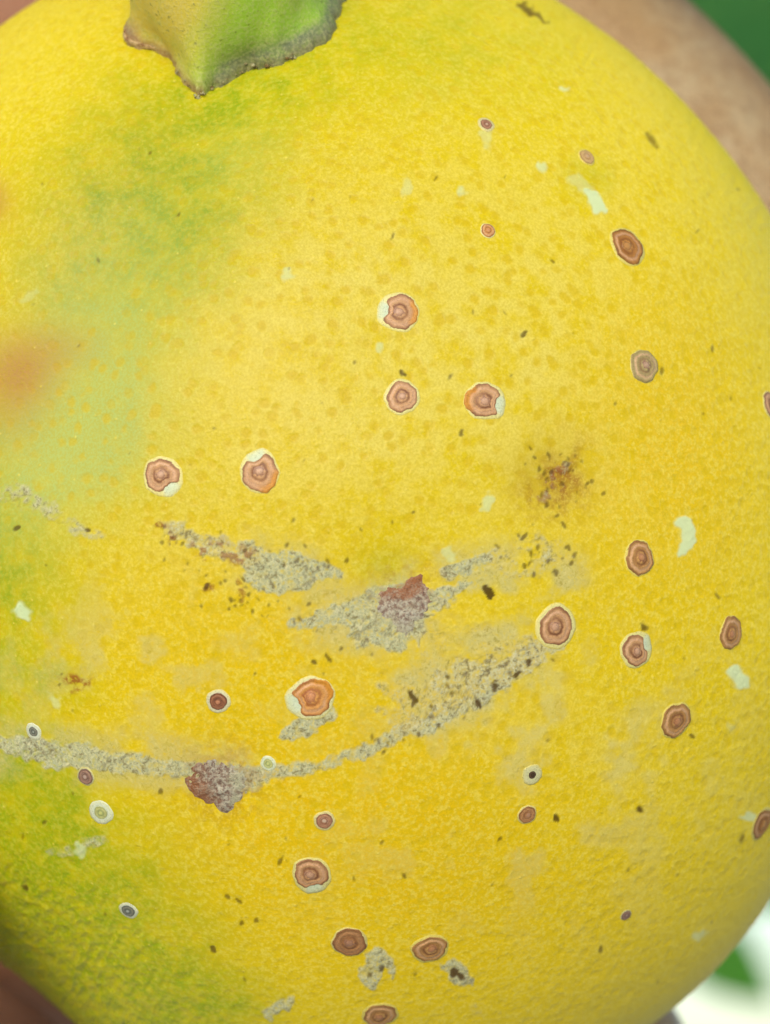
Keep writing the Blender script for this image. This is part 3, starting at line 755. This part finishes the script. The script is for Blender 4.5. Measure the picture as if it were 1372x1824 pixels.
hand()

# ------------------------------------------------------------------ leaves behind
def leaf_mat(name='leaf', mixf=.3, trc=(.2, .5, .05, 1)):
    m = NT(name); v = m.mm(); n = m.noise(v, .08, 4); k = m.noise(v, .6, 3)
    c = m.mix(m.ramp(n, .3, .7), (.040, .19, .045, 1), (.060, .25, .055, 1))
    c = m.mix(m.math('MULTIPLY', m.ramp(k, .45, .7), .3), c, (.09, .24, .05, 1))
    m.put(m.b.inputs['Base Color'], c); m.b.inputs['Roughness'].default_value = .38
    tr = m.n('BsdfTranslucent'); tr.inputs['Color'].default_value = trc
    mx = m.n('MixShader'); mx.inputs[0].default_value = mixf
    out = m.t.nodes['Material Output']
    m.t.links.new(m.b.outputs[0], mx.inputs[1]); m.t.links.new(tr.outputs[0], mx.inputs[2]); m.t.links.new(mx.outputs[0], out.inputs[0])
    m.put(m.b.inputs['Normal'], m.bump(k, .0004, .5))
    return m.m
LEAF = leaf_mat(); BACKLIT = leaf_mat('young_leaf', .7, (.45, .78, .06, 1))  # second leaf is a backlit copy, its glow put into the translucent colour
mt = NT('twig_bark'); nz = mt.noise(mt.mm(), .5, 3); mt.put(mt.b.inputs['Base Color'], mt.mix(nz, (.05, .09, .025, 1), (.13, .13, .05, 1)))
mr = NT('leaf_rib'); mr.b.inputs['Base Color'].default_value = (.16, .30, .07, 1)
TWIG, RIB = mt.m, mr.m
def leaf(parent, o0, mat, pos, direc, normal, L, Wd, curl):
    pos, d, n = Vector(pos), Vector(direc).normalized(), Vector(normal)
    n = (n - d * n.dot(d)).normalized(); s = d.cross(n)
    bm = bmesh.new(); nu, nv = 28, 12; g = []
    for i in range(nu + 1):
        u = i / nu; w = Wd / 2 * (math.sin(math.pi * min(1, u ** .82)) ** .8 * (1 - .12 * u) + .004); row = []
        for j in range(nv + 1):
            v = -1 + 2 * j / nv
            z = -curl * L * (u ** 2) + abs(v) * w * .34 + .02 * L * math.sin(u * 9 + v * 3) * abs(v)
            row.append(bm.verts.new(pos + d * (u * L) + s * (v * w) + n * z))
        g.append(row)
    for i in range(nu):
        for j in range(nv): bm.faces.new((g[i][j], g[i][j + 1], g[i + 1][j + 1], g[i + 1][j])).smooth = True
    for v in bm.verts: v.co = W(v.co) - o0
    me = bpy.data.meshes.new('leaf'); bm.to_mesh(me); bm.free()
    o = link('leaf', me, mat, parent); sd = o.modifiers.new('t', 'SOLIDIFY'); sd.thickness = .0004
    def tube(name, pts, mat, par, seg=6):
        b2 = bmesh.new(); prev = None
        for i, (p, r) in enumerate(pts):
            a = Vector(pts[min(i + 1, len(pts) - 1)][0]) - Vector(pts[max(i - 1, 0)][0]); a.normalize(); x = a.orthogonal().normalized(); y = a.cross(x)
            ring = [b2.verts.new(Vector(p) + (x * math.cos(k * 2 * math.pi / seg) + y * math.sin(k * 2 * math.pi / seg)) * r) for k in range(seg)]
            if prev:
                for k in range(seg): b2.faces.new((prev[k], prev[(k + 1) % seg], ring[(k + 1) % seg], ring[k])).smooth = True
            prev = ring
        for v in b2.verts: v.co = W(v.co) - o0
        mm_ = bpy.data.meshes.new(name); b2.to_mesh(mm_); b2.free(); return link(name, mm_, mat, par)
    rib = tube('midrib', [(pos + d * (k / 14 * L) + n * (-curl * L * (k / 14) ** 2 + .1), .75 * (1 - k / 14) + .2) for k in range(-1, 15)], RIB, o)
    return tube
def spray(name, label, root, stem_pts, leaves, mat=LEAF):
    o0 = W(root); e = empty(name, o0); tag(e, label, 'leaves')
    tube = None
    for a in leaves: tube = leaf(e, o0, mat, *a)
    tube('stem', stem_pts, TWIG, e, 8)
    return e
spray('leafy_twig', 'dark green citrus leaves just behind the ring of the holding fingers', (95, 112, 95),
      [((95, 112, 95), 1.6), ((80, 111, 85), 1.5), ((64, 110, 72), 1.4), ((50, 110, 66), 1.2), ((30, 112, 64), 1.0)],
      [((74, 110, 80), (-.80, 0, -.95), (.25, -1, .45), 82, 40, .06), ((52, 110, 66), (-1, .2, .05), (0, -1, .7), 60, 30, .1), ((80, 111, 84), (.5, .1, -1), (.2, -1, .2), 70, 34, .1)])
spray('leafy_sprig', 'bright green leaves hanging far behind the fruit against the white sky', (40, 812, -55),
      [((40, 812, -55), 2.2), ((48, 810, -70), 2.0), ((57, 805, -84), 1.7), ((66, 801, -96), 1.3), ((75, 800, -104), .8)],
      [((75, 800, -104), (1, -.1, -.72), (.1, -1, .3), 34, 19, .04), ((55, 806, -82), (1, 0, -.30), (0, -1, .3), 58, 26, .04), ((66, 801, -96), (.3, 0, -1), (.2, -.9, .5), 30, 15, .1), ((50, 808, -74), (-1, 0, -.5), (0, -1, .3), 45, 24, .1)], BACKLIT)

# ------------------------------------------------------------------ ground far below, out of view: added pale to bounce light up
bm = bmesh.new(); bmesh.ops.create_grid(bm, x_segments=2, y_segments=2, size=1200)
me = bpy.data.meshes.new('ground'); bm.to_mesh(me); bm.free()
m = NT('ground'); tc = m.n('TexCoord'); n = m.noise(tc.outputs['Object'], 1.3, 5); k = m.noise(tc.outputs['Object'], .15, 4)
m.put(m.b.inputs['Base Color'], m.mix(m.ramp(k, .4, .6), m.mix(n, (.56, .52, .44, 1), (.66, .62, .53, 1)), m.mix(n, (.48, .46, .38, 1), (.60, .57, .48, 1))))
m.b.inputs['Roughness'].default_value = .9
g = link('ground', me, m.m); g.location = (0, 0, -1.35); g['kind'] = 'structure'
